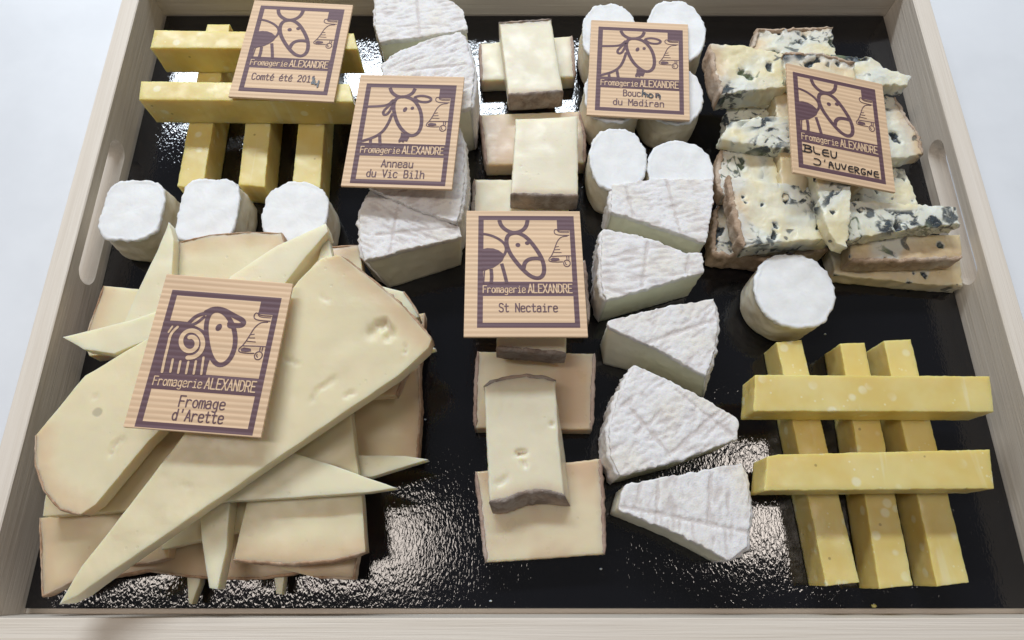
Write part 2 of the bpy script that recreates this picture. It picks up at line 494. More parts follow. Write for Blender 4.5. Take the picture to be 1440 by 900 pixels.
XL, XR = W(228, 27).x, W(1245, 18).x            # inner faces of the crate
XL = (XL + W(123, 467).x) / 2; XR = (XR + W(1317, 291).x) / 2
YF, YB = W(720, 864).y, W(720, 20).y
HW, TW = .077, .031
def cbox(mb, x0, x1, y0, y1, z0, z1, b=.0015):
    bm = bmesh.new()
    bmesh.ops.create_cube(bm, size=1)
    for v in bm.verts: v.co = Vector((x0 if v.co.x < 0 else x1, y0 if v.co.y < 0 else y1, z0 if v.co.z < 0 else z1))
    bmesh.ops.bevel(bm, geom=bm.edges[:], offset=b, segments=2, affect='EDGES', profile=.5)
    k = len(mb.v); bm.verts.index_update()
    for v in bm.verts: mb.add(tuple(v.co))
    for f in bm.faces: mb.f.append(tuple(k + v.index for v in f.verts))
    bm.free()
crate = thing('wooden_crate', ((XL + XR) / 2, (YF + YB) / 2, -.03), 'shallow pale wooden crate with hand holes holding all the cheeses', 'crate')
co_ = Vector(((XL + XR) / 2, (YF + YB) / 2, -.03))
m = MB(); cbox(m, XL - .0, XR + .0, YF, YB, -.029, -.0125); build('base_panel', m, M['wood'], co_, crate, False)
m = MB(); cbox(m, XL - TW, XR + TW, YF - TW, YF, -.029, HW); build('long_panel', m, M['wood'], co_, crate, False)
m = MB(); cbox(m, XL - TW, XR + TW, YB, YB + TW, -.029, HW); build('long_panel', m, M['wood'], co_, crate, False)
def end_panel(x0, x1, ys, ye):
    """panel with a rounded hand slot between ys and ye"""
    zc, r = .033, .0215
    Y = [YF + .0003, ys] + [ys + r * (1 - math.cos(a * math.pi / 16)) for a in range(1, 9)]
    k = 12
    Y += [ys + r + (ye - ys - 2 * r) * j / k for j in range(1, k)]
    Y += [ye - r * (1 - math.cos(a * math.pi / 16)) for a in range(8, 0, -1)] + [ye, YB - .0003]
    m = MB(); cols = []
    for y in Y:
        if ys <= y <= ye:
            d = min(y - ys, ye - y); h = r if d >= r else math.sqrt(max(0, r * r - (r - d) ** 2))
        else: h = 0
        b = .0015
        pr = [(-.029, 0), (zc - h, 0), (zc + h, 0), (HW - b, 0), (HW, b)]
        cols.append(([m.add((x0 + i, y, z)) for z, i in pr], [m.add((x1 - i, y, z)) for z, i in pr], h))
    for (a0, a1, ha), (b0, b1, hb) in zip(cols, cols[1:]):
        for A, B_ in ((a0, b0), (a1, b1)):
            m.f.append((A[0], B_[0], B_[1], A[1])); m.f.append((A[2], B_[2], B_[3], A[3])); m.f.append((A[3], B_[3], B_[4], A[4]))
        m.f.append((a0[4], b0[4], b1[4], a1[4])); m.f.append((a0[0], b0[0], b1[0], a1[0]))
        if ha > 0 or hb > 0:
            m.f.append((a0[1], b0[1], b1[1], a1[1])); m.f.append((a0[2], b0[2], b1[2], a1[2]))
    for c in (cols[0], cols[-1]):
        m.f.append((c[0][0], c[0][1], c[1][1], c[1][0])); m.f.append((c[0][2], c[0][3], c[1][3], c[1][2])); m.f.append((c[0][3], c[0][4], c[1][4], c[1][3]))
    return m
ysl, yel = W(150, 400, .03).y, W(170, 201, .03).y
me = end_panel(XL - TW, XL, ysl, yel)
# wood grain runs along the panel: build turned by 90 degrees so the object's X follows the panel
def build_turned(name, m, mat, origin, parent):
    c = Vector(origin)
    m2 = MB()
    for p in m.v:
        d = Vector(p) - c; m2.add((d.y + c.x, -d.x + c.y, p[2]))
    m2.f = m.f
    o = build(name, m2, mat, origin, parent, False); o.rotation_euler = (0, 0, R(90)); return o
build_turned('end_panel', me, M['wood'], co_, crate)
build_turned('end_panel', end_panel(XR, XR + TW, ysl, yel), M['wood'], co_, crate)
m = MB(); cbox(m, XL + .006, XR - .006, YF + .0075, YB - .004, -.012, 0.0, .001)
bo = build('presentation_board', m, M['board'], Vector(((XL + XR) / 2, (YF + YB) / 2, -.012)), None, False)
tag(bo, 'glossy black board lining the crate under all the cheeses', 'board')

# ------------------------------------------------------------------ cheeses
def slab(name, label, cat, group, pts, z, th, mat, rmat=None, rind=(), step=.0055, grid=.008, bev=.0022, jit=.0005, ragged=0.0, seed=None, bot=None, zb=None, rthick=.004, proud=.001, inset=.0025, rag=.0015, lump=.0012, feat=(), pits=0):
    seed = seed if seed is not None else len(bpy.data.objects)
    T0, tags = px_ring(pts, z, step)
    if bot:
        P0 = [W(p[0], p[1], p[2] if len(p) > 2 else z) for p in pts]; PB = [W(q[0], q[1], zb or 0) if q else None for q in bot]
        PB = [q if q else Vector((p.x, p.y, zb or 0)) for p, q in zip(P0, PB)]
        B0 = []
        n = len(P0)
        for i in range(n):
            k = tags.count(i)
            for j in range(k): B0.append(PB[i].lerp(PB[(i + 1) % n], j / k))
    elif zb is not None: B0 = [Vector((p.x, p.y, zb)) for p in T0]
    else: B0 = [Vector((p.x, p.y, p.z - th)) for p in T0]
    c = sum((b for b in B0), Vector()) / len(B0)
    mb = MB()
    fs = [([W(q[0], q[1], z) for q in l], r_, dep) for l, r_, dep in feat]
    def cap(x, y):
        dz = N(x, y, 0, 30, seed) * lump + N(x, y, 0, 160, seed) * .0004
        wr = 0
        for l, r_, dep in fs:
            d = min(seg_d((x, y), a, b) for a, b in zip(l, l[1:])) * (1 + .6 * N(x, y, 2, 110, seed))
            if d < r_ * 2: dz -= dep * math.exp(-(d / r_) ** 2) * (1 + .5 * N(x, y, 5, 200, seed))
        if pits:
            q = N(x * 1.3, y, 0, 34, seed + 9) + .35 * N(x, y, 0, 110, seed + 4)
            wr = max(0, min(1, (q - pits) / .10)); dz -= .009 * wr
            dz += .0014 * N(x, y, 0, 120, seed)
        return dz, wr
    T, B, nr = block(mb, T0, B0, bev=bev, step=step, grid=grid, jit=jit, ragged=ragged, rind=rind, seed=seed, tags=tags, lump=lump, cap=cap if (feat or pits) else None)
    root = thing(name, c, label, cat, group)
    build('paste', mb, mat, c, root)
    if rind:
        zs = [p.z for p in T0]
        done = 0
        rind_strip(lambda r: build('rind', r, rmat, c, root), T, B, nr, tags, rind, zs, thick=rthick, proud=proud, seed=seed, inset=inset, rag=rag)
    return root

# --- comte sticks
def stick(label, pts, z, zb, group, seed):
    T0, tags = px_ring(pts, z, .0035)
    B0 = [Vector((p.x, p.y, zb)) for p in T0]
    c = sum(B0, Vector()) / len(B0)
    mb = MB(); block(mb, T0, B0, bev=.0013, step=.004, grid=.006, jit=.0002, rough=.0003, seed=seed, tags=tags, lump=.0007, ragged=.0004)
    o = build('cheese_stick', mb, M['comte'], c); tag(o, label, 'cheese stick', group)
g1 = 'yellow cheese sticks stacked crosswise at upper left'; g2 = 'yellow cheese sticks stacked crosswise at lower right'
stick('yellow stick under the crossed pair at upper left, nearest the left crate side', [(291, 34), (323, 34), (284, 269), (249, 261)], .058, 0.0004, g1, 1)
stick('middle one of three lower yellow sticks at upper left, pointing to the middle white plug', [(362, 34), (394, 34), (372, 263), (335, 259)], .058, .0004, g1, 2)
stick('yellow cheese stick running down behind the third white plug, right one of the lower three', [(434, 34), (466, 34), (450, 264), (411, 258)], .058, .0004, g1, 3)
stick('yellow crosswise cheese stick furthest back, its middle hidden by the Comté sign', [(217, 42), (497, 47), (503, 69), (211, 67)], .118, .059, g1, 4)
stick('yellow crosswise cheese stick in front, along the lower edge of the Comté sign', [(198, 114), (491, 118), (497, 143), (195, 140)], .118, .059, g1, 5)
stick('yellow cheese stick lying lengthwise, left one of the lower three at lower right', [(1092, 481), (1127, 478), (1209, 819), (1162, 824)], .056, .0004, g2, 6)
stick('yellow cheese stick lying lengthwise, middle one of the lower three at lower right', [(1182, 483), (1216, 482), (1284, 823), (1237, 828)], .056, .0004, g2, 7)
stick('right one of three lengthwise yellow sticks at lower right, nearest the crate side', [(1243, 479), (1281, 477), (1363, 819), (1318, 825)], .056, .0004, g2, 8)
stick('yellow crosswise cheese stick lying across the back of the lower right rack', [(1062, 527), (1392, 529), (1398, 579), (1060, 578)], .112, .057, g2, 9)
stick('yellow crosswise stick at lower right whose left end meets a white wedge', [(1079, 642), (1095, 639), (1392, 632), (1398, 687), (1075, 690)], .112, .057, g2, 10)

# --- goat plugs
def plug(label, cx, cy, rx, ry, h, seed, sq=0.0, group='white goat cheese plugs', taper=1.06):
    c = W(cx, cy, h); k = (F_PX * math.sin(PITCH) - (CY - cy) * math.cos(PITCH)) / (1 - h)
    el = PITCH - math.atan((CY - cy) / F_PX)
    RX, RY = rx / k, ry / k / math.sin(el)
    nth = 96
    def rad(t, z):
        cs, sn = math.cos(t), math.sin(t)
        p = 2 + sq
        r = 1 / ((abs(cs) ** p + abs(sn) ** p) ** (1 / p))
        r *= 1 + .035 * N(cs, sn, z * 1.2, 1.6, seed) + .016 * N(cs, sn, z * 1.5, 5, seed)
        return r
    base = Vector((c.x, c.y, 0))
    root = thing('goat_cheese_plug', base, label, 'cheese plug', group)
    m = MB(); rings = []
    nz = 22
    for j in range(nz + 1):
        f = j / nz
        prof = taper + (1 - taper) * f + .035 * math.sin(f * math.pi)
        if f < .12: prof *= .94 + .06 * (f / .12)
        r = []
        for i in range(nth):
            t = 2 * math.pi * i / nth; q = rad(t, f) * prof + .022 * N(math.cos(t), math.sin(t), f * 1.8, 3.5, seed + 3)
            r.append(m.add((c.x + math.cos(t) * RX * q, c.y + math.sin(t) * RY * q, .0005 + (h - .004) * f + (.001 * N(t * 3, f, 0, 3, seed) if f > .9 else 0))))
        rings.append(r)
    for a, b in zip(rings, rings[1:]):
        for i in range(nth): k2 = (i + 1) % nth; m.f.append((a[i], a[k2], b[k2], b[i]))
    m.f.append(tuple(rings[-1])); m.f.append(tuple(reversed(rings[0])))
    build('rind', m, M['plug'], base, root)
    m = MB(); rings = []
    fr = [(1.0, -.007), (1.03, -.004), (1.035, -.0006), (1.005, .0010), (.97, .0010), (.93, .0004)] + [(.9 * (1 - j / 12), .0004) for j in range(0, 12)]
    for q, (f, dz) in enumerate(fr):
        r = []
        for i in range(nth):
            t = 2 * math.pi * i / nth
            cs, sn = math.cos(t), math.sin(t)
            rr = rad(t, 1) * f * (1 + (.05 * N(cs, sn, q * .05, 5, seed) + .06 * max(0, N(cs, sn, q * .06, 17, seed + 2)) if q < 5 else 0))
            x, y = c.x + cs * RX * rr, c.y + sn * RY * rr
            z = h + dz + .0016 * N(x, y, 0, 40, seed) + (.0014 if q < 5 else .0004) * N(x, y, 0, 220, seed)
            r.append(m.add((x, y, z)))
        rings.append(r)
    for a, b in zip(rings, rings[1:]):
        for i in range(nth): k2 = (i + 1) % nth; m.f.append((a[i], a[k2], b[k2], b[i]))
    m.f.append(tuple(rings[-1]))
    build('cut_face', m, M['chalk'], base, root)
plug('white goat cheese plug next to the left crate side, in front of the yellow sticks', 186, 295, 41, 40, .082, 11, 1.6)
plug('squarish white goat cheese plug in the middle of the row of three at left', 293, 295, 40, 42, .082, 12, 2.2)
plug('white goat cheese plug beneath the end of the third yellow stick, right of its row', 415, 298, 45, 41, .082, 13, .3)
plug('white goat cheese plug behind the Bouchon sign, the back left one', 857, 47, 37, 37, .084, 14, .3)
plug('white goat cheese plug behind the Bouchon sign, the back right one beside the blue cheese', 951, 43, 39, 38, .084, 15, .2)
plug('white goat cheese plug under the left half of the Bouchon sign, only its side showing', 862, 132, 39, 36, .080, 16, .3)
plug('white goat cheese plug under the right half of the Bouchon sign, sticking out at right', 946, 132, 41, 38, .080, 17, .2)
plug('white goat cheese plug in front of the Bouchon sign, the left of two', 869, 224, 38, 41, .082, 18, .4)
plug('white goat cheese plug in front of the Bouchon sign, partly behind a grey wedge', 957, 242, 44, 42, .082, 19, .3)
plug('large round goat cheese plug standing alone between the blue cheese and the yellow sticks', 1117, 408, 55, 50, .076, 20, .1, taper=.99)

# --- ring cheese wedges
def wedge(label, pts, z, grooves, dirang, outer, seed, bot=None, ridge=1.0, ws=55):
    """grooves: list of pixel segments pressed by the drying rack; outer: edge tags of the round side"""
    T0, tags = px_ring(pts, z, .0036)
    n = len(pts)
    P0 = [W(p[0], p[1], p[2] if len(p) > 2 else z) for p in pts]
    if bot:
        PB = [W(q[0], q[1], 0) if q else Vector((p.x, p.y, 0)) for p, q in zip(P0, bot)]
        B0 = []
        for i in range(n):
            k = tags.count(i)
            for j in range(k): B0.append(PB[i].lerp(PB[(i + 1) % n], j / k))
    else: B0 = [Vector((p.x, p.y, 0)) for p in T0]
    for b in B0: b.z = .0004
    c = sum(B0, Vector()) / len(B0)
    root = thing('soft_cheese_wedge', c, label, 'cheese wedge', 'soft white rind cheese wedges')
    t0 = [Vector((p.x, p.y, p.z - .006)) for p in T0]
    mb = MB(); T, B, nr = block(mb, t0, B0, bev=.0015, step=.005, grid=.02, jit=.0004, rough=.0003, seed=seed, tags=tags, ragged=.0004)
    build('paste', mb, M['wedge'], c, root)
    gr = [(W(*a, z), W(*b, z)) for a, b in grooves]
    ca, sa = math.cos(R(dirang)), math.sin(R(dirang))
    def cap(x, y):
        u, v = x * ca + y * sa, -x * sa + y * ca
        u += .004 * N(x, y, 0, 25, seed)
        w = N(u * .45, v * 1.9, 0, ws * 1.25, seed)
        w2 = N(u * .9, v * 2.0, 0, ws * 2.4, seed + 1)
        s = (1 - abs(w) * 3.4) * .6 + w2 * .8
        dz = .0012 * ridge * s + .0014 * N(x, y, 0, 22, seed)
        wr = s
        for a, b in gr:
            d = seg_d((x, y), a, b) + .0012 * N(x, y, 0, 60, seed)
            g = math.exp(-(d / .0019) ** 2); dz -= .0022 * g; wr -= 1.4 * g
        return dz, wr
    r0 = MB()
    out = []
    nr0 = normals2(T0)
    T1 = [Vector((p.x + nn.x * .0012, p.y + nn.y * .0012, p.z)) for p, nn in zip(T0, nr0)]
    B1 = [Vector((p.x, p.y, p.z - .010)) for p in T1]
    block(r0, T1, B1, bev=.0018, step=.005, grid=.0030, jit=.0005, rough=.0005, cap=cap, seed=seed, tags=tags, ragged=.0018)
    build('rind', r0, M['bloom'], c, root)
    if outer:
        rind_strip(lambda r: build('side_rind', r, M['bloom'], c, root), T, B, nr, tags, outer, [p.z - .004 for p in T0], thick=.006, proud=.0, seed=seed, inset=.002, rag=.002)
wedge('wrinkled white cheese wedge furthest back, touching the rear crate side', [(530, -22), (592, -18), (628, -2), (650, 13), (656, 40), (600, 50), (534, 58), (528, 35)], .088,
      [((585, -15), (590, 50))], 8, [7, 0], 31, ws=45)
wedge('wrinkled white cheese wedge whose front half is covered by the Anneau sign', [(536, 92), (556, 75), (607, 54), (647, 45), (656, 62), (666, 100), (662, 150), (600, 165), (545, 130)], .118,
      [((560, 100), (655, 90))], 30, [3, 4, 5], 32, ridge=1.3)
wedge('white cheese wedge mostly under the Anneau sign, its front strip and right side showing', [(518, 262), (560, 190), (640, 172), (651, 205), (652, 250), (648, 285), (642, 312), (580, 290)], .100,
      [((560, 270), (640, 240))], 20, [2, 3, 4, 5], 33)
wedge('white cheese wedge below the Anneau sign with a shaded cut face towards the viewer', [(521, 268), (580, 292), (645, 320), (648, 332), (580, 348), (513, 366), (508, 345), (507, 300)], .090,
      [((560, 285), (548, 355)), ((530, 330), (640, 318))], -25, [7, 6, 5], 34, bot=[None, None, None, (648, 373), (597, 390), (549, 405), None, None], ridge=1.3)
wedge('white cheese wedge behind the others in the right column, against the goat plugs', [(862, 261), (915, 252), (1001, 253), (1002, 285), (993, 341), (925, 318), (860, 297)], .086,
      [((880, 263), (891, 303)), ((938, 256), (957, 328))], 6, [6], 35, ws=50)
wedge('white cheese wedge with a pale green cut face, second from back, right column', [(849, 322), (906, 334), (966, 356), (987, 356), (989, 382), (920, 402), (853, 421), (846, 395)], .094,
      [((911, 338), (903, 402)), ((968, 360), (966, 384)), ((852, 406), (880, 414))], 4, [6, 7], 36, ws=45)
wedge('white cheese wedge pointing left, third in the right column, split by one long groove', [(856, 452), (930, 433), (1003, 421), (1008, 452), (1005, 490), (993, 528), (925, 490), (855, 458)], .104,
      [((905, 484), (1003, 450))], 35, [3, 4, 2], 37, bot=[None, None, None, None, None, (988, 560), (918, 530), (848, 512)])
wedge('large white cheese wedge with crossed rack marks, right of the upright slice with hole', [(893, 514), (930, 531), (975, 553), (1038, 589), (1036, 616), (960, 645), (872, 668), (860, 640), (858, 602), (870, 558)], .092,
      [((886, 573), (942, 640)), ((930, 575), (912, 598)), ((950, 548), (1030, 612)), ((1005, 583), (945, 636))], 35, [6, 7, 8, 9], 38, ridge=1.35, ws=60)
wedge('white cheese wedge nearest the front crate side in the right column', [(878, 683), (960, 668), (1042, 653), (1051, 680), (1054, 722), (1050, 768), (1026, 787), (950, 748), (870, 716)], .088,
      [((872, 712), (1052, 748)), ((925, 678), (923, 735)), ((1000, 664), (996, 730))], 78, [2, 3, 4, 5], 39, ws=50)

# --- Saint Nectaire slabs
NG = 'pale cheese slices with grey brown rind in the middle column'
def nect(label, pts, z, th, rind, tan=False, pale=False, **k):
    zb = k.pop('zb', None)
    return slab('cheese_slice', label, 'cheese slice', NG, pts, z, th, M['nect_tan' if tan else 'nect'], M['nect_rind_pale' if pale else 'nect_rind'], rind, jit=.0003, ragged=.0004, lump=k.pop('lump', .0008), zb=zb, rthick=.0032, rag=.0028, proud=.0004, bev=.003, **k)
nect('lower cheese slice furthest back in the middle column, crossed by another', [(675, 61), (804, 50), (808, 108), (677, 113)], .032, .032, (1, 3), pale=True, zb=.0004)
nect('upper cheese slice furthest back in the middle column, grey rind facing front', [(702, 32), (775, 27), (784, 80), (792, 128), (715, 133), (708, 80)], .074, .041, (0, 3))
nect('tan lower cheese slice behind the second upright slice of the middle column', [(675, 161), (815, 156), (822, 190), (822, 229), (684, 232)], .034, .03, (1, 2, 4), True, True, zb=.0004)
nect('upper cheese slice just behind the St Nectaire sign, grey brown rind facing front', [(725, 167), (812, 163), (813, 220), (813, 275), (718, 273), (722, 220)], .078, .043, (3,))
nect('small lower cheese slice sticking out left behind the St Nectaire sign', [(667, 252), (800, 252), (800, 330), (664, 335)], .034, .03, (3,), zb=.0004)
nect('upright cheese slice hidden beneath the back half of the St Nectaire sign', [(695, 312), (790, 312), (790, 385), (695, 385)], .120, .042, (2,))
nect('lower cheese slice mostly hidden by the St Nectaire sign, brown edge at its right', [(660, 360), (822, 366), (828, 452), (664, 455)], .050, .048, (1, 3), True, True, zb=.0004)
nect('cheese slice sticking out from the front edge of the St Nectaire sign', [(700, 405), (795, 405), (797, 450), (796, 497), (745, 492), (698, 489)], .098, .045, (3, 4))
nect('tan lower cheese slice in front of the St Nectaire sign', [(672, 494), (836, 497), (833, 550), (832, 604), (668, 602), (669, 550)], .036, .034, (1, 2, 4, 5), True, True, zb=.0004)
nect('upright cheese slice with a small hole, lying over two slices at the front', [(681, 543), (690, 537), (712, 531), (740, 528), (765, 530), (781, 535), (786, 620), (794, 697), (774, 691), (752, 690), (730, 695), (709, 703), (688, 706), (684, 620)], .078, .036, (0, 1, 2, 3, 4, 7, 8, 9, 10, 11), grid=.004, zb=.042, bot=[None] * 6 + [(792, 622), (802, 712), (778, 707), (754, 707), (732, 712), (712, 719), (694, 722), (688, 622)], feat=[([(728, 638), (736, 636)], .0028, .012), ([(734, 650), (738, 655)], .003, .005), ([(775, 596), (778, 598)], .0018, .006), ([(700, 680), (712, 672)], .004, .003)])
nect('lowest front cheese slice of the middle column, nearest the front crate side', [(669, 663), (756, 654), (844, 645), (848, 700), (850, 779), (765, 785), (683, 791), (679, 740)], .040, .038, (2, 3, 6, 7), True, True, zb=.0004)

# --- Arette tomme pile
AG = 'pale tomme slices piled at left'
def arette(label, pts, z, th=.022, rind=(), mat='tomme', **k):
    return slab('tomme_slice', label, 'cheese slice', AG, pts, z, th, M[mat], M['tomme_rind'], rind, bev=.0009, jit=.00022, rthick=k.pop('rthick', .0020), rag=k.pop('rag', .0018), proud=.0006, inset=.0012, lump=k.pop('lump', .0016), **k)
arette('large tomme slice forming the bottom of the left pile, mostly hidden', [(150, 640), (300, 560), (480, 600), (480, 780), (300, 790), (170, 770)], .020, .0195)
arette('hidden tomme slice in the heart of the left pile under the Arette sign', [(190, 430), (420, 420), (460, 560), (300, 690), (170, 640)], .052, .050)
arette('second hidden tomme slice beneath the Arette sign', [(215, 440), (420, 430), (450, 540), (330, 640), (190, 600)], .088, .034)
arette('brown edged tomme slice showing below the front of the left pile', [(120, 770), (340, 700), (420, 720), (420, 805), (366, 813), (300, 813), (257, 809), (205, 802), (150, 812), (110, 815)], .042, .022, (3, 4, 5, 6, 7, 8), 'tomme_tan')
arette('short tomme slice with brown corner at front right of the left pile', [(360, 740), (504, 772), (497, 813), (440, 811), (395, 800)], .052, .02, (1, 2), 'tomme_tan')
arette('tiny tomme tip hanging over the board below the left pile, the leftmost', [(262, 785), (285, 785), (280, 822), (269, 850), (265, 848)], .030, .018, (), 'tomme_pale')
arette('tiny tomme tip poking out below the broad front slice', [(381, 780), (403, 780), (396, 836), (388, 835)], .034, .018, (), 'tomme_pale')
arette('tan tomme slice at the front left edge of the pile under the long point', [(56, 728), (176, 718), (200, 730), (125, 806), (60, 838)], .065, .02, (3, 4), 'tomme_tan')
arette('tan tomme slice lying between the two big left wedges', [(66, 680), (130, 600), (260, 560), (300, 612), (250, 705), (172, 718), (60, 726)], .095, .026, (), 'tomme_tan')
arette('small tomme slice with crumbly brown rind beside the long front point', [(165, 795), (225, 720), (245, 725), (236, 785), (205, 792)], .066, .02, (3, 4), 'tomme_tan')
arette('tomme strip slanting behind the downward pointing front slice', [(226, 773), (238, 735), (345, 688), (480, 688), (480, 716), (360, 742)], .076, .02, (), 'tomme')
arette('tomme slice with brown right rind along the black board, right of the pile', [(597, 440), (588, 520), (591, 575), (586, 648), (485, 650), (485, 540), (540, 450)], .052, .03, (0, 1, 2), 'tomme_tan')
arette('brown edged tomme corner below the right end of the top slice', [(490, 560), (540, 500), (590, 480), (566, 533), (557, 556), (510, 558)], .095, .02, (2, 3), 'tomme_tan')
arette('narrow white tomme tip peeking out at the right corner of the top slice', [(613, 490), (600, 484), (540, 480), (540, 512), (598, 494)], .108, .016, (), 'tomme_pale')
arette('greenish tomme bit behind the rind of the top slice', [(535, 402), (568, 410), (590, 445), (560, 455)], .105, .03, (1,), 'tomme_pale')
arette('pointed tomme slice sticking out right, the upper of two points over the board', [(602, 646), (570, 641), (480, 640), (470, 668), (521, 671)], .082, .02, (), 'tomme_pale')
arette('broad tomme slice with brown rind across its front, lower right of the pile', [(390, 560), (492, 570), (500, 640), (509, 700), (514, 776), (470, 788), (400, 793), (328, 787), (347, 704)], .098, .024, (4, 5, 6), 'tomme', rthick=.003, rag=.003)
arette('long pointed tomme slice sticking out right, the lower of two points', [(558, 686), (520, 673), (470, 655), (403, 634), (330, 655), (285, 700), (300, 706), (420, 699), (520, 692)], .122, .020, (), 'tomme_pale')
arette('narrow tomme slice pointing towards the front crate side', [(277, 690), (324, 695), (318, 770), (306, 829), (294, 827), (284, 760)], .106, .024, (), 'tomme_pale')
arette('tomme slice at the back left of the pile, brown rind towards the left side', [(146, 402), (200, 407), (260, 480), (125, 500), (120, 486), (124, 465)], .052, .03, (5, 4), 'tomme')
arette('tomme slice behind the Arette sign with a thin brown rind along the top', [(239, 344), (268, 337), (295, 331), (340, 327), (395, 328), (401, 342), (400, 440), (245, 440)], .108, .026, (0, 1, 2, 3, 4), 'tomme')
arette('tomme slice behind the top slice with a reddish back rind, next to a white wedge', [(420, 350), (505, 345), (509, 380), (500, 440), (410, 440)], .082, .03, (0,), 'tomme_tan')
arette('upright pointed tomme slice reaching to the leftmost goat plug', [(237, 312), (244, 337), (241, 400), (240, 475), (165, 475), (197, 403), (222, 350)], .128, .022, (), 'tomme_pale')
arette('long tomme point reaching left to the crate side', [(88, 474), (181, 451), (240, 432), (320, 430), (260, 470), (205, 479), (160, 497), (118, 491)], .134, .02, (), 'tomme_pale')
arette('broad tomme wedge beneath the left edge of the Arette sign', [(50, 612), (120, 528), (207, 476), (300, 420), (340, 470), (270, 560), (208, 621), (134, 709), (112, 724), (84, 716), (62, 690), (50, 655)], .138, .024, (8, 9, 10, 11), 'tomme', grid=.005, feat=[([(156, 640), (160, 625), (170, 618)], .0025, .005), ([(130, 560), (137, 556)], .002, .003)])
arette('thin tomme spike between the thick stick shaped point and the top slice', [(459, 322), (468, 364), (462, 400), (430, 440), (395, 435), (446, 370)], .150, .02, (), 'tomme_pale')
arette('thick stick shaped tomme point slanting up to the goat plug from behind the sign', [(458, 314), (461, 325), (430, 360), (404, 394), (380, 425), (300, 425), (324, 388), (390, 345)], .166, .034, (), 'tomme_pale')
arette('largest tomme slice on top of the pile, its long point reaching the front left corner', [(88, 850, .135), (118, 797, .14), (183, 709, .15), (252, 616, .16), (330, 510, .166), (420, 395, .168), (452, 365, .168), (478, 360, .168), (520, 392, .168), (565, 430, .166), (607, 478, .164), (603, 490, .163), (560, 528, .163), (403, 633, .16), (257, 734, .152), (159, 803, .143), (112, 838, .137)], .16, .027, (7, 8, 9), 'tomme', rthick=.0036, rag=.0032, grid=.0045, feat=[([(524, 470), (534, 462)], .006, .006), ([(541, 456), (553, 470), (545, 474)], .0045, .007), ([(573, 483), (570, 500), (563, 512)], .0012, .004), ([(453, 545), (470, 534)], .0035, .003), ([(402, 505), (420, 512)], .0016, .003), ([(440, 562), (446, 548)], .003, .003), ([(486, 556), (500, 551)], .002, .004), ([(455, 420), (462, 425)], .003, .002), ([(250, 680), (262, 684)], .002, .0015)])

# --- blue cheese pile
BG = 'blue veined cheese slices piled at right'
def blue(label, pts, z, th, rind=(), mat='blue1', **k):
    return slab('blue_cheese_slice', label, 'cheese slice', BG, pts, z, th, M[mat], M['blue_rind'], rind, bev=.0022, jit=.0006, ragged=k.pop('ragged', .0026), rthick=.004, rag=.0045, proud=.0012, inset=.003, grid=.0045, step=.0045, lump=.004, pits=k.pop('pits', .44), **k)
blue('hidden blue cheese slice at the bottom of the pile under the Bleu sign', [(1030, 140), (1230, 120), (1262, 230), (1200, 330), (1030, 300)], .030, .0295, (), 'blue3')
blue('hidden blue cheese slice in the heart of the pile under the Bleu sign', [(1090, 130), (1225, 130), (1235, 240), (1180, 290), (1100, 280)], .092, .06, (), 'blue3')
blue('yellow blue cheese slice at the front foot of the pile, lowest of all at right', [(1166, 352), (1350, 358), (1354, 402), (1250, 394), (1175, 386)], .030, .0295, (), 'blue3', ragged=.001)
blue('blue cheese slice furthest back with few dark spots and a pinkish rind', [(1066, 42), (1115, 41), (1170, 40), (1177, 78), (1120, 78), (1057, 72)], .055, .03, (0, 1, 5), 'blue1')
blue('creamy low blue cheese slice under the big front wedge, brown rind in front', [(1008, 290), (1025, 262), (1160, 290), (1162, 350), (1077, 363), (1003, 356)], .045, .044, (3, 4, 5), 'blue1')
blue('low blue cheese slice at right with a jagged pale rind facing front', [(1196, 335), (1280, 330), (1350, 330), (1354, 362), (1270, 366), (1196, 366)], .066, .034, (3, 4), 'blue3', ragged=.001)
blue('pale blue cheese corner right of the Bleu sign, below the browner one', [(1190, 236), (1272, 238), (1283, 262), (1291, 290), (1190, 300)], .056, .026, (), 'blue1')
blue('blue cheese slice right of the Bleu sign with thick pink brown rind', [(1205, 132), (1258, 136), (1270, 160), (1290, 190), (1298, 216), (1255, 224), (1195, 215)], .080, .028, (1, 2, 3), 'blue1')
blue('small shaded blue cheese block between the two left slices', [(1022, 152), (1080, 150), (1082, 180), (1020, 180)], .062, .03, (), 'blue2')
blue('heavily veined blue cheese slice in the left middle, rind along its left end', [(1014, 211), (1088, 219), (1100, 265), (1016, 275), (1010, 250)], .078, .032, (3, 4), 'blue2')
blue('long white blue cheese slice running under the left edge of the Bleu sign', [(1012, 196), (1028, 170), (1075, 164), (1130, 162), (1130, 212), (1060, 205)], .104, .026, (), 'blue2')
blue('thick blue cheese slice at the back left with deep green holes and rind at left', [(998, 62), (1050, 64), (1105, 76), (1130, 105), (1105, 122), (1015, 131), (1005, 98)], .112, .044, (5, 6), 'blue1')
blue('creamy crumbling blue cheese slice pointing right over the board by the crate side', [(1170, 76), (1225, 80), (1243, 94), (1282, 107), (1277, 120), (1250, 118), (1215, 125), (1160, 125)], .112, .026, (), 'blue1')
blue('darker blue cheese slice directly behind the Bleu sign with rind along its back', [(1102, 75), (1150, 76), (1202, 88), (1203, 115), (1105, 112)], .124, .026, (0, 1), 'blue3')
blue('long blue cheese slice at right with large black veins at its left end', [(1190, 282), (1290, 287), (1345, 291), (1350, 315), (1270, 322), (1194, 336)], .098, .030, (), 'blue2')
blue('big blue cheese wedge in front of the pile with rind along its left edge', [(1024, 247), (1080, 255), (1144, 263), (1162, 300), (1172, 335), (1100, 341), (1046, 347), (1034, 300)], .096, .036, (6, 7), 'blue1', ragged=.0015)
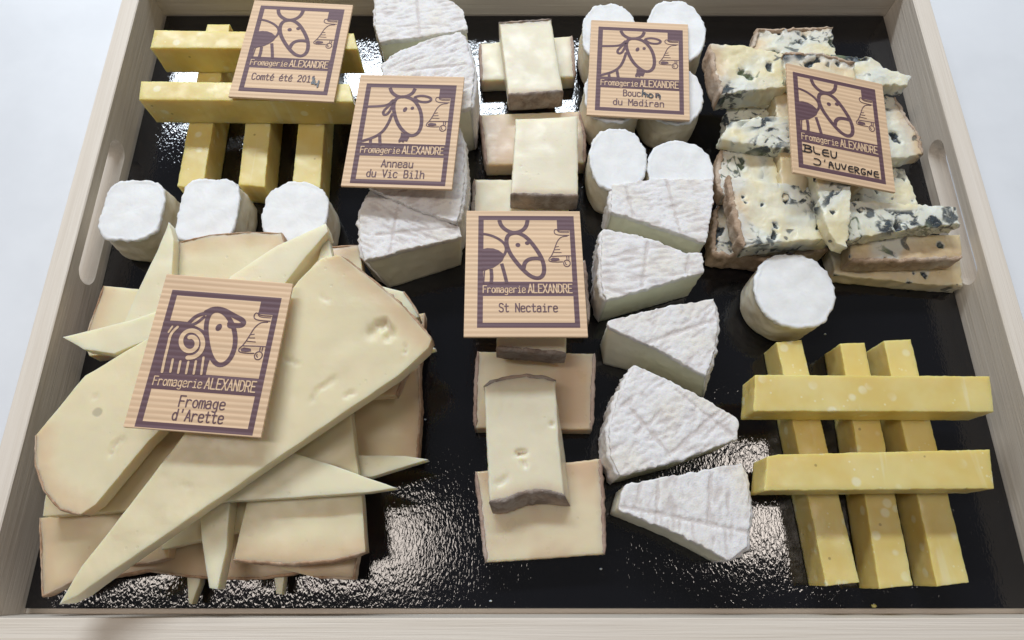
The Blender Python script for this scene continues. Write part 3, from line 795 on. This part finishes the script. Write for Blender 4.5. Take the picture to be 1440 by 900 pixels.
blue('narrow upright blue cheese slice hanging from under the Bleu sign to the front', [(1143, 235), (1197, 240), (1196, 300), (1192, 346), (1178, 344), (1160, 310)], .122, .025, (), 'blue1')

# ------------------------------------------------------------------ sign cards
CW, CH = .17, .20716
def homog(src):
    dst = [(0, 0), (1, 0), (1, 1), (0, 1)]
    A = []; b = []
    for (x, y), (u, v) in zip(src, dst):
        A.append([x, y, 1, 0, 0, 0, -u * x, -u * y]); b.append(u)
        A.append([0, 0, 0, x, y, 1, -v * x, -v * y]); b.append(v)
    h = np.linalg.solve(np.array(A, float), np.array(b, float))
    def f(p):
        w = h[6] * p[0] + h[7] * p[1] + 1
        return Vector(((h[0] * p[0] + h[1] * p[1] + h[2]) / w, (h[3] * p[0] + h[4] * p[1] + h[5]) / w))
    return f
H_COW = homog([(77, 30), (829, 32), (885, 865), (58, 865)])
def homog_frame(src):
    f = homog(src)
    def g(p):
        q = f(p); return Vector((.106 + q.x * .836, .044 + q.y * .89))
    return g
H_EWE = homog_frame([(190, 88), (857, 105), (773, 857), (68, 830)])
H_RAM = homog_frame([(271, 103), (851, 150), (690, 872), (72, 826)])
FR = (.106, .942, .044, .934)      # where the printed frame sits on the card being made
class Print:
    """flat print: ribbons and polygons in card coordinates (u right, v down, 0..1), each 5 microns above the last"""
    def __init__(s, z0): s.mb = MB(); s.z = z0
    def P(s, p):
        u = FR[0] + (p[0] - .106) / .836 * (FR[1] - FR[0]); v = FR[2] + (p[1] - .044) / .89 * (FR[3] - FR[2])
        return ((u - .5) * CW, (.5 - v) * CH)
    def nz(s): s.z += 4e-6; return s.z
    def poly(s, pts):
        z = s.nz(); q = [Vector(s.P(p)) for p in pts]
        ed = [(i, (i + 1) % len(q)) for i in range(len(q))]
        vv, ee, ff, *_ = delaunay_2d_cdt(q, ed, [], 1, 1e-8)
        k = len(s.mb.v)
        for v in vv: s.mb.add((v.x, v.y, z))
        for f in ff: s.mb.f.append(tuple(k + i for i in f))
    def line(s, pts, w, closed=False, smooth=2, cap=True):
        """w in fractions of the card width"""
        p = [Vector(s.P(q)) for q in pts]
        if smooth: p = chaikin(p, smooth, closed)
        z = s.nz(); hw = w * CW / 2; n = len(p); L = []; Rr = []
        if cap and not closed:
            d0 = (p[0] - p[1]).normalized(); d1 = (p[-1] - p[-2]).normalized()
        for i in range(n):
            a = p[i - 1] if (i > 0 or closed) else p[i]; b = p[(i + 1) % n] if (i < n - 1 or closed) else p[i]
            d = (b - a); d = d.normalized() if d.length > 1e-9 else Vector((1, 0))
            m_ = 1.0
            if (0 < i < n - 1) or closed:
                e = (p[i] - p[i - 1]); 
                if e.length > 1e-9: m_ = min(1.5, 1 / max(.4, abs(d.dot(e.normalized()))))
            nn = Vector((-d.y, d.x)) * hw * m_
            L.append(p[i] + nn); Rr.append(p[i] - nn)
        k = len(s.mb.v)
        for a, b in zip(L, Rr): s.mb.add((a.x, a.y, z)); s.mb.add((b.x, b.y, z))
        for i in range(n if closed else n - 1):
            j = (i + 1) % n
            s.mb.f.append((k + 2 * i, k + 2 * i + 1, k + 2 * j + 1, k + 2 * j))
        if cap and not closed:
            for c, d, A, B_ in ((p[0], d0, L[0], Rr[0]), (p[-1], d1, L[-1], Rr[-1])):
                kk = len(s.mb.v); s.mb.add((A.x, A.y, z))
                side = (A - c); m2 = 5
                for q in range(1, m2):
                    an = math.pi * q / m2
                    v = side * math.cos(an) + d * hw * math.sin(an)
                    s.mb.add((c.x + v.x, c.y + v.y, z))
                s.mb.add((B_.x, B_.y, z)); s.mb.f.append(tuple(range(kk, kk + m2 + 1)))
    def disc(s, c, rx, ry, ang=0, n=20):
        s.poly([(c[0] + rx * math.cos(t) * math.cos(ang) - ry * math.sin(t) * math.sin(ang) , c[1] + (rx * math.cos(t) * math.sin(ang) + ry * math.sin(t) * math.cos(ang)) * CW / CH) for t in [2 * math.pi * i / n for i in range(n)]])
def El(cx, cy, rx, ry, a0=0, a1=360, n=14): return [(cx + rx * math.cos(R(a0 + (a1 - a0) * i / n)), cy + ry * math.sin(R(a0 + (a1 - a0) * i / n))) for i in range(n + 1)]
# monoline glyphs: cap height 1, x-height .68, width about .54
G = {
 'F': [[(.02, 0), (.02, 1), (.54, 1)], [(.02, .52), (.44, .52)]],
 'r': [[(.06, 0), (.06, .68)], 's', [(.06, .42), (.14, .62), (.3, .70), (.48, .62)]],
 'o': ['s', El(.27, .34, .24, .35)],
 'm': [[(0, 0), (0, .68)], 's', [(0, .5), (.06, .68), (.22, .70), (.27, .5), (.27, 0)], 's', [(.27, .5), (.33, .68), (.5, .70), (.54, .5), (.54, 0)]],
 'a': ['s', [(.06, .6), (.16, .70), (.40, .70), (.46, .52), (.46, .02)], 's', [(.46, .42), (.14, .42), (.0, .30), (.02, .06), (.16, -.01), (.36, .0), (.46, .14)]],
 'g': [[(.46, .68), (.46, .5)], 's', [(.46, .6), (.46, -.05), (.42, -.27), (.24, -.29), (.06, -.24)], 's', El(.24, .36, .21, .32)],
 'e': ['s', [(.04, .37), (.25, .37), (.5, .37), (.49, .60), (.36, .70), (.15, .70), (.03, .56), (.03, .12), (.15, -.01), (.36, -.01), (.49, .08)]],
 'i': [[(.1, .68), (.28, .68), (.28, 0)], [(.08, 0), (.48, 0)], [(.27, .93), (.29, .93)]],
 'l': [[(.1, 1), (.28, 1), (.28, 0)], [(.08, 0), (.48, 0)]],
 't': ['s', [(.2, .95), (.2, .5), (.2, .1), (.28, -.01), (.4, 0), (.48, .06)], [(.02, .68), (.46, .68)]],
 'n': [[(.04, 0), (.04, .68)], 's', [(.04, .5), (.14, .68), (.36, .71), (.48, .58), (.48, .4), (.48, 0)]],
 'u': ['s', [(.04, .68), (.04, .3), (.05, .08), (.18, -.02), (.36, .02), (.48, .2)], [(.48, .68), (.48, 0)]],
 'd': [[(.48, 1), (.48, 0)], 's', El(.26, .34, .22, .35)],
 'b': [[(.04, 1), (.04, 0)], 's', El(.27, .34, .22, .35)],
 'h': [[(.04, 1), (.04, 0)], 's', [(.04, .5), (.14, .68), (.36, .71), (.48, .58), (.48, .4), (.48, 0)]],
 'c': ['s', [(.49, .58), (.36, .70), (.16, .70), (.03, .54), (.03, .14), (.16, -.01), (.36, -.01), (.49, .1)]],
 "'": [[(.28, 1.02), (.25, .76)]],
 'A': [[(0, 0), (.27, 1), (.54, 0)], [(.1, .32), (.44, .32)]],
 'L': [[(.04, 1), (.04, 0), (.52, 0)]],
 'E': [[(.52, 1), (.04, 1), (.04, 0), (.52, 0)], [(.04, .52), (.42, .52)]],
 'X': [[(.0, 0), (.52, 1)], [(.0, 1), (.52, 0)]],
 'N': [[(.03, 0), (.03, 1), (.5, 0), (.5, 1)]],
 'D': ['s', [(.03, 0), (.03, .02), (.03, .98), (.03, 1), (.28, 1), (.5, .85), (.52, .5), (.5, .15), (.28, 0), (.03, 0)]],
 'R': [[(.03, 0), (.03, 1)], 's', [(.03, 1), (.34, 1), (.5, .92), (.5, .58), (.34, .5), (.03, .5)], [(.28, .5), (.53, 0)]],
 'S': ['s', [(.5, .86), (.38, 1.01), (.14, 1.01), (.02, .86), (.04, .62), (.27, .52), (.5, .40), (.52, .14), (.38, -.01), (.14, -.01), (.01, .14)]],
 'C': ['s', [(.52, .82), (.42, 1.0), (.16, 1.01), (.03, .84), (.03, .16), (.16, -.01), (.42, 0), (.52, .18)]],
 'M': [[(.0, 0), (.0, 1), (.27, .45), (.54, 1), (.54, 0)]],
 'V': [[(0, 1), (.27, 0), (.54, 1)]],
 'B': [[(.03, 0), (.03, 1)], 's', [(.03, 1), (.34, 1), (.46, .9), (.46, .62), (.34, .53), (.03, .53)], 's', [(.03, .53), (.36, .53), (.52, .42), (.52, .1), (.36, 0), (.03, 0)]],
 '2': ['s', [(.03, .82), (.12, 1.0), (.4, 1.02), (.5, .84), (.46, .6), (.2, .3), (.03, .02)], [(.03, 0), (.52, 0)]],
 '0': ['s', El(.27, .5, .23, .51)],
 '1': [[(.06, .82), (.28, 1), (.28, 0)], [(.08, 0), (.48, 0)]],
 '4': [[(.38, 0), (.38, 1), (.0, .3), (.54, .3)]],
 'é': ['s', [(.04, .37), (.25, .37), (.5, .37), (.49, .60), (.36, .70), (.15, .70), (.03, .56), (.03, .12), (.15, -.01), (.36, -.01), (.49, .08)], [(.22, .84), (.38, 1.02)]],
 ' ': [],
}
def text(pr, s, x0, x1, base, capv, w, adv=.68, xs=None):
    """s between u=x0 and u=x1 on baseline v=base; capv = cap height in v"""
    tot = len(s) * adv - (adv - .54)
    k = (x1 - x0) / tot
    for i, ch in enumerate(s):
        sm = 0
        for st in G[ch]:
            if st == 's': sm = 2; continue
            cl = ch in 'o0' or (ch in 'dbg' and len(st) > 12)
            pts = [(x0 + (i * adv + p[0]) * k, base - p[1] * capv) for p in st]
            if cl: pts = pts[:-1]
            if sm: pr.line(pts, w, closed=cl, smooth=sm)
            else:
                for a_, b_ in zip(pts, pts[1:]): pr.line([a_, b_], w, smooth=0)
            sm = 0
def frame_print(pr):
    o = (.106, .044, .942, .934); 
    for a in ([(.106, .044), (.942, .044), (.942, .080), (.106, .080)], [(.106, .080), (.152, .080), (.152, .897), (.106, .897)],
              [(.900, .080), (.942, .080), (.942, .897), (.900, .897)], [(.106, .897), (.942, .897), (.942, .934), (.106, .934)],
              [(.152, .585), (.900, .585), (.900, .697), (.152, .697)], [(.792, .080), (.900, .080), (.900, .165), (.792, .165)]):
        pr.poly(a)
def bell(pr, w=.0085):
    h = lambda l: [H_COW(p) for p in l]
    pr.line(h([(757, 165), (690, 166), (668, 150), (657, 165), (663, 184), (690, 192), (757, 192)]), w)
    pr.line(h([(757, 174), (696, 175), (680, 163), (678, 152)]), w * .8)
    pr.line(h([(745, 198), (705, 202), (680, 230), (668, 262), (655, 300), (640, 330), (624, 348), (624, 362), (640, 368), (670, 370), (715, 368)]), w)
    pr.line(h([(640, 332), (680, 330), (730, 328), (772, 328)]), w)
    for a, b in (((668, 270), (688, 266)), ((664, 288), (696, 286)), ((658, 306), (706, 307))): pr.line(h([a, b]), w * .8)
    pr.poly(h([(632, 350), (650, 340), (690, 344), (696, 358), (668, 364), (640, 362)]))
    pr.line(h([(742, 330), (744, 352)]), w); pr.line(h([(756, 330), (757, 352)]), w)
    pr.line(h([(744 + 22 * math.cos(t), 378 + 22 * math.sin(t)) for t in [i * math.pi / 7 for i in range(14)]]), w, closed=True)
    pr.line(h([(735, 372), (733, 382), (742, 386)]), w * .9)
def cow(pr):
    h = lambda l: [H_COW(p) for p in l]; w = .036
    pr.line(h([(294, 92), (306, 130), (340, 160), (385, 178), (440, 168), (474, 135), (482, 92)]), w, cap=False)      # horns
    pr.line(h([(395, 176), (350, 190), (338, 240), (362, 310), (410, 375), (460, 430), (510, 470), (560, 480), (592, 450), (592, 390), (570, 330), (525, 262), (475, 205), (430, 180)]), w, closed=True)
    pr.line(h([(456, 410), (462, 375), (490, 350), (540, 344), (575, 350)]), w)      # muzzle
    pr.disc(H_COW((418, 257)), .021, .021); pr.disc(H_COW((480, 244)), .020, .019)
    pr.line(h([(170, 182), (230, 190), (290, 215), (335, 252), (342, 300), (310, 345), (270, 375)]), .024)
    pr.poly(h([(180, 285), (215, 278), (255, 280), (290, 292), (318, 312), (330, 330), (316, 362), (290, 385), (255, 408), (220, 418), (195, 430), (180, 425)]))
    pr.line(h([(240, 415), (245, 470), (240, 512)]), .030, cap=False); pr.line(h([(310, 380), (330, 450), (345, 512)]), .030, cap=False)
    pr.line(h([(196, 430), (190, 512)]), .012, cap=False)
def ewe(pr):
    h = lambda l: [H_EWE(p) for p in l]; w = .034
    pr.line(h([(362, 122), (375, 160), (420, 190), (480, 190), (530, 165), (548, 128)]), w, cap=False)
    pr.line(h([(400, 210), (386, 260), (400, 340), (430, 410), (480, 465), (530, 485), (580, 455), (600, 380), (590, 290), (545, 215), (480, 188), (430, 190)]), w, closed=True)
    pr.disc(H_EWE((474, 285)), .018, .028, .35); pr.disc(H_EWE((528, 275)), .016, .019, .3)
    pr.line(h([(545, 190), (600, 180), (660, 195), (670, 215), (640, 232), (580, 228), (550, 205)]), .026, closed=True)   # right ear
    pr.line(h([(400, 215), (350, 260), (310, 300), (316, 326), (345, 320), (370, 280)]), .026, closed=True)     # left ear
    pr.line(h([(198, 262), (290, 260), (350, 250), (385, 215)]), .026)
    pr.line(h([(378, 320), (350, 390), (310, 450), (250, 490), (160, 518)]), .028)
    pr.poly(h([(445, 455), (490, 480), (508, 490), (490, 525), (470, 520), (462, 534), (448, 524), (428, 534), (425, 515), (440, 490)]))
    pr.line(h([(220, 505), (218, 555)]), .028, cap=False); pr.line(h([(287, 470), (290, 555)]), .030, cap=False)
def ram(pr):
    h = lambda l: [H_RAM(p) for p in l]; w = .036
    pr.line(h([(462, 240), (448, 300), (455, 380), (470, 450), (500, 500), (540, 505), (580, 470), (605, 400), (602, 320), (570, 250), (530, 215), (490, 215)]), w, closed=True)
    pr.disc(H_RAM((517, 305)), .022, .030, .3)
    pr.line(h([(450, 225), (490, 205), (540, 210), (600, 245), (650, 270), (645, 295), (600, 296), (575, 285)]), .040)
    pr.disc(H_RAM((585, 295)), .034, .026)
    pr.line(h([(460, 228), (400, 240), (350, 290)]), .030); pr.line(h([(350, 292), (390, 290), (440, 250)]), .024)
    pr.line(h([(235, 280), (300, 283), (355, 290)]), .040)
    # body: dark fleece with pale curl and stripes laid on top
    pr.poly(h([(225, 275), (350, 285), (400, 300), (455, 330), (462, 400), (475, 460), (460, 500), (447, 557), (180, 545)]))
def ram_light(pr):
    h = lambda l: [H_RAM(p) for p in l]
    pts = []
    for i in range(34):
        a = R(100) + i * R(-17); r_ = 26 + i * 1.55
        pts.append((368 + r_ * .98 * math.cos(-a), 385 + r_ * 1.06 * math.sin(-a)))
    pr.line(h(pts), .034)
    pr.line(h([(300, 303), (262, 340), (250, 400), (232, 470), (218, 540)]), .020); pr.line(h([(272, 300), (252, 330)]), .014)
    for a, b in (((275, 475), (262, 540)), ((315, 485), (303, 545)), ((357, 488), (345, 548)), ((397, 485), (385, 550)), ((437, 465), (425, 552))):
        pr.line(h([a, b]), .017)

SG = 'ribbed wood look cheese signs'
def card(label, pose, zs, animal, lines, pen=None, fr=(.106, .942, .044, .934)):
    global FR
    FR = fr
    x, y, z, rx, ry, rz = pose
    s = zs
    P = Vector((x, y, z)); C0 = Vector((0, 0, 1)); P = C0 + (P - C0) * s
    root = bpy.data.objects.new('cheese_sign', None); COL.objects.link(root); root.empty_display_size = .01
    root.location = P * S; root.rotation_euler = (R(rx), R(ry), R(rz)); root.scale = (s, s, s)
    tag(root, label, 'sign card', SG)
    o = Vector((0, 0, 0))
    m = MB(); cbox(m, -CW / 2, CW / 2, -CH / 2, CH / 2, -.0042, 0, .0006); build('card', m, M['card'], o, root, False)
    p = Print(.00006); frame_print(p); build('printed_frame', p.mb, M['ink'], o, root, False)
    p = Print(.00035); bell(p); build('bell_emblem', p.mb, M['ink'], o, root, False)
    p = Print(.00030); {'cow': cow, 'ewe': ewe, 'ram': ram}[animal](p); em = build('animal_emblem', p.mb, M['ink'], o, root, False)
    if animal == 'ram':
        p = Print(.0008); ram_light(p); build('fleece_curl', p.mb, M['card'], o, em, False)
    p = Print(.00045)
    text(p, 'Fromagerie', .152, .505, .672, .054, .0080, .66); text(p, 'ALEXANDRE', .528, .893, .672, .066, .0100, .68)
    build('shop_name', p.mb, M['card'], o, root, False)
    if lines:
        p = Print(.00030)
        for s_, a, b, base, cap in lines: text(p, s_, a, b, base, cap, .0105)
        build('cheese_name', p.mb, M['ink'], o, root, False)
    if pen:
        p = Print(.0011)
        for st, w in pen: p.line(st, w, smooth=1)
        build('handwriting', p.mb, M['pen'], o, root, False)
k = 5.294
pen_comte = [([(.775, .775), (.79, .80), (.775, .825), (.80, .828)], .016), ([(.79, .775), (.775, .83)], .014), ([(.80, .80), (.80, .835), (.835, .83)], .015), ([(.838, .80), (.835, .86)], .016)]
card('sign reading Comté été 2014, cow head emblem, on the yellow sticks', (-.363, .811, .130, -1.3, .3, -3.3), 1.006, 'cow', [('Comté été 2011', .20, .80, .815, .062)], pen_comte, (.080, .926, .055, .941))
card('sign reading Anneau du Vic Bilh with a ewe emblem', (-.168, .647, .135, 1.0, -2.7, -3.9), 1.005, 'ewe', [('Anneau', .36, .64, .790, .062), ('du Vic Bilh', .24, .75, .876, .062)], None, (.077, .937, .082, .975))
card('sign reading St Nectaire with a cow emblem, centre of the crate', (.018, .405, .134, -4.9, 1.4, .5), 1.0, 'cow', [('St Nectaire', .285, .765, .816, .062)])
card("sign reading Fromage d'Arette with a curly horned ram emblem, largest in view", (-.385, .265, .188, -.1, 1.2, -4.2), 1.0, 'ram', [('Fromage', .375, .705, .793, .066), ("d'Arette", .350, .715, .877, .066)], None, (.080, .937, .106, .992))
pen_b = [([(.555, .70), (.548, .77)], .014), ([(.55, .745), (.57, .73), (.582, .745), (.58, .775)], .013), ([(.565, .75), (.60, .745), (.60, .775)], .012), ([(.625, .745), (.605, .76), (.625, .785), (.655, .77), (.64, .745), (.62, .742)], .013), ([(.685, .745), (.685, .775)], .012), ([(.685, .755), (.71, .745), (.72, .76), (.715, .79)], .013)]
card('sign reading Bouchon du Madiran with a ewe emblem, on the goat plugs', (.217, .808, .089, -.8, -1.3, -4.7), .998, 'ewe', [('Bouc', .37, .535, .775, .062), ('n', .675, .71, .775, .062), ('du Madiran', .275, .755, .868, .062)], pen_b, (.078, .944, .070, .951))
def hw(s, x0, x1, base, cap, w=.010, slant=0):
    GH = {'B': [[(0, 0), (.06, 1)], [(-.1, 1), (.35, 1), (.55, .85), (.4, .6), (.1, .55)], [(.1, .55), (.5, .5), (.6, .2), (.35, 0), (-.15, .02)]],
          'L': [[(.05, 1), (.05, .1), (.5, .05)]], 'E': [[(.5, .95), (.08, .9), (.05, .05), (.55, .08)], [(.05, .5), (.55, .55)]],
          'U': [[(.05, .95), (.05, .2), (.2, 0), (.45, .15), (.5, .95)]], 'D': [[(-.15, 1), (.3, 1), (.55, .6), (.4, .1), (.1, 0), (-.25, .1)]],
          "'": [[(.3, 1.1), (.25, .85)]], 'A': [[(.0, 0), (.12, .98), (.3, .95), (.5, 0)], [(.05, .5), (.45, .45)]], 'V': [[(0, 1), (.22, 0), (.5, 1.05)]],
          'R': [[(.05, 0), (.05, 1)], [(.05, 1), (.45, .95), (.45, .6), (.08, .5)], [(.1, .5), (.5, .0)]], 'G': [[(.5, .9), (.2, 1), (.02, .6), (.1, .05), (.45, .05), (.5, .4), (.25, .42)]],
          'N': [[(.03, 0), (.05, .95), (.42, .1), (.5, 1)]]}
    n = len(s); k = (x1 - x0) / (n * .68)
    return [([(x0 + (i * .68 + q[0]) * k, base[0] + (base[1] - base[0]) * i / n - q[1] * cap) for q in st], w) for i, ch in enumerate(s) for st in GH.get(ch, [])]
pen_bl = hw('BLEU', .17, .50, (.785, .795), .062, .012) + hw("D'AUVERGNE", .27, .885, (.885, .890), .055, .011)
card("sign handwritten BLEU D'AUVERGNE with a cow emblem, tilted on the blue cheese", (.515, .657, .131, -.1, 10.1, -5.7), 1.0, 'cow', [], pen_bl, (.058, .912, .073, .947))

# ------------------------------------------------------------------ crumbs on the board
def crumb(px, py, r, mat, label):
    c = W(px, py, 0)
    bm = bmesh.new(); bmesh.ops.create_icosphere(bm, subdivisions=2, radius=1)
    m = MB()
    for v in bm.verts:
        q = 1 + .5 * N(v.co.x, v.co.y, v.co.z, 1.7, px)
        m.add((c.x + v.co.x * r * q, c.y + v.co.y * r * q * .7, max(.0002, r * .5 + v.co.z * r * q * .6)))
    for f in bm.faces: m.f.append(tuple(v.index for v in f.verts))
    bm.free()
    o = build('cheese_crumb', m, mat, c); tag(o, label, 'crumb', 'loose cheese crumbs')
crumb(1228, 852, .0035, M['comte'], 'tiny yellow crumb in front of the lower right sticks')
for q_, (cx_, cy_, r_) in enumerate([(1010, 150, .0022), (1000, 372, .0026), (662, 420, .002), (598, 590, .0018), (1160, 470, .0018), (690, 845, .002), (845, 800, .0022), (320, 845, .0016)]):
    crumb(cx_, cy_, r_, M['tomme_pale'], ['pale crumb on the board behind the blue cheese pile', 'pale crumb on the board below the blue cheese pile', 'pale crumb left of the St Nectaire sign on the board', 'pale crumb right of the tomme pile near its brown rind', 'pale crumb between the round plug and the lower right sticks', 'pale crumb in front of the lowest middle slice', 'pale crumb left of the front white wedge on the board', 'pale crumb on the board in front of the tomme pile'][q_])
crumb(1203, 769, .003, M['comte'], 'yellow crumb between the two left sticks of the lower right rack')
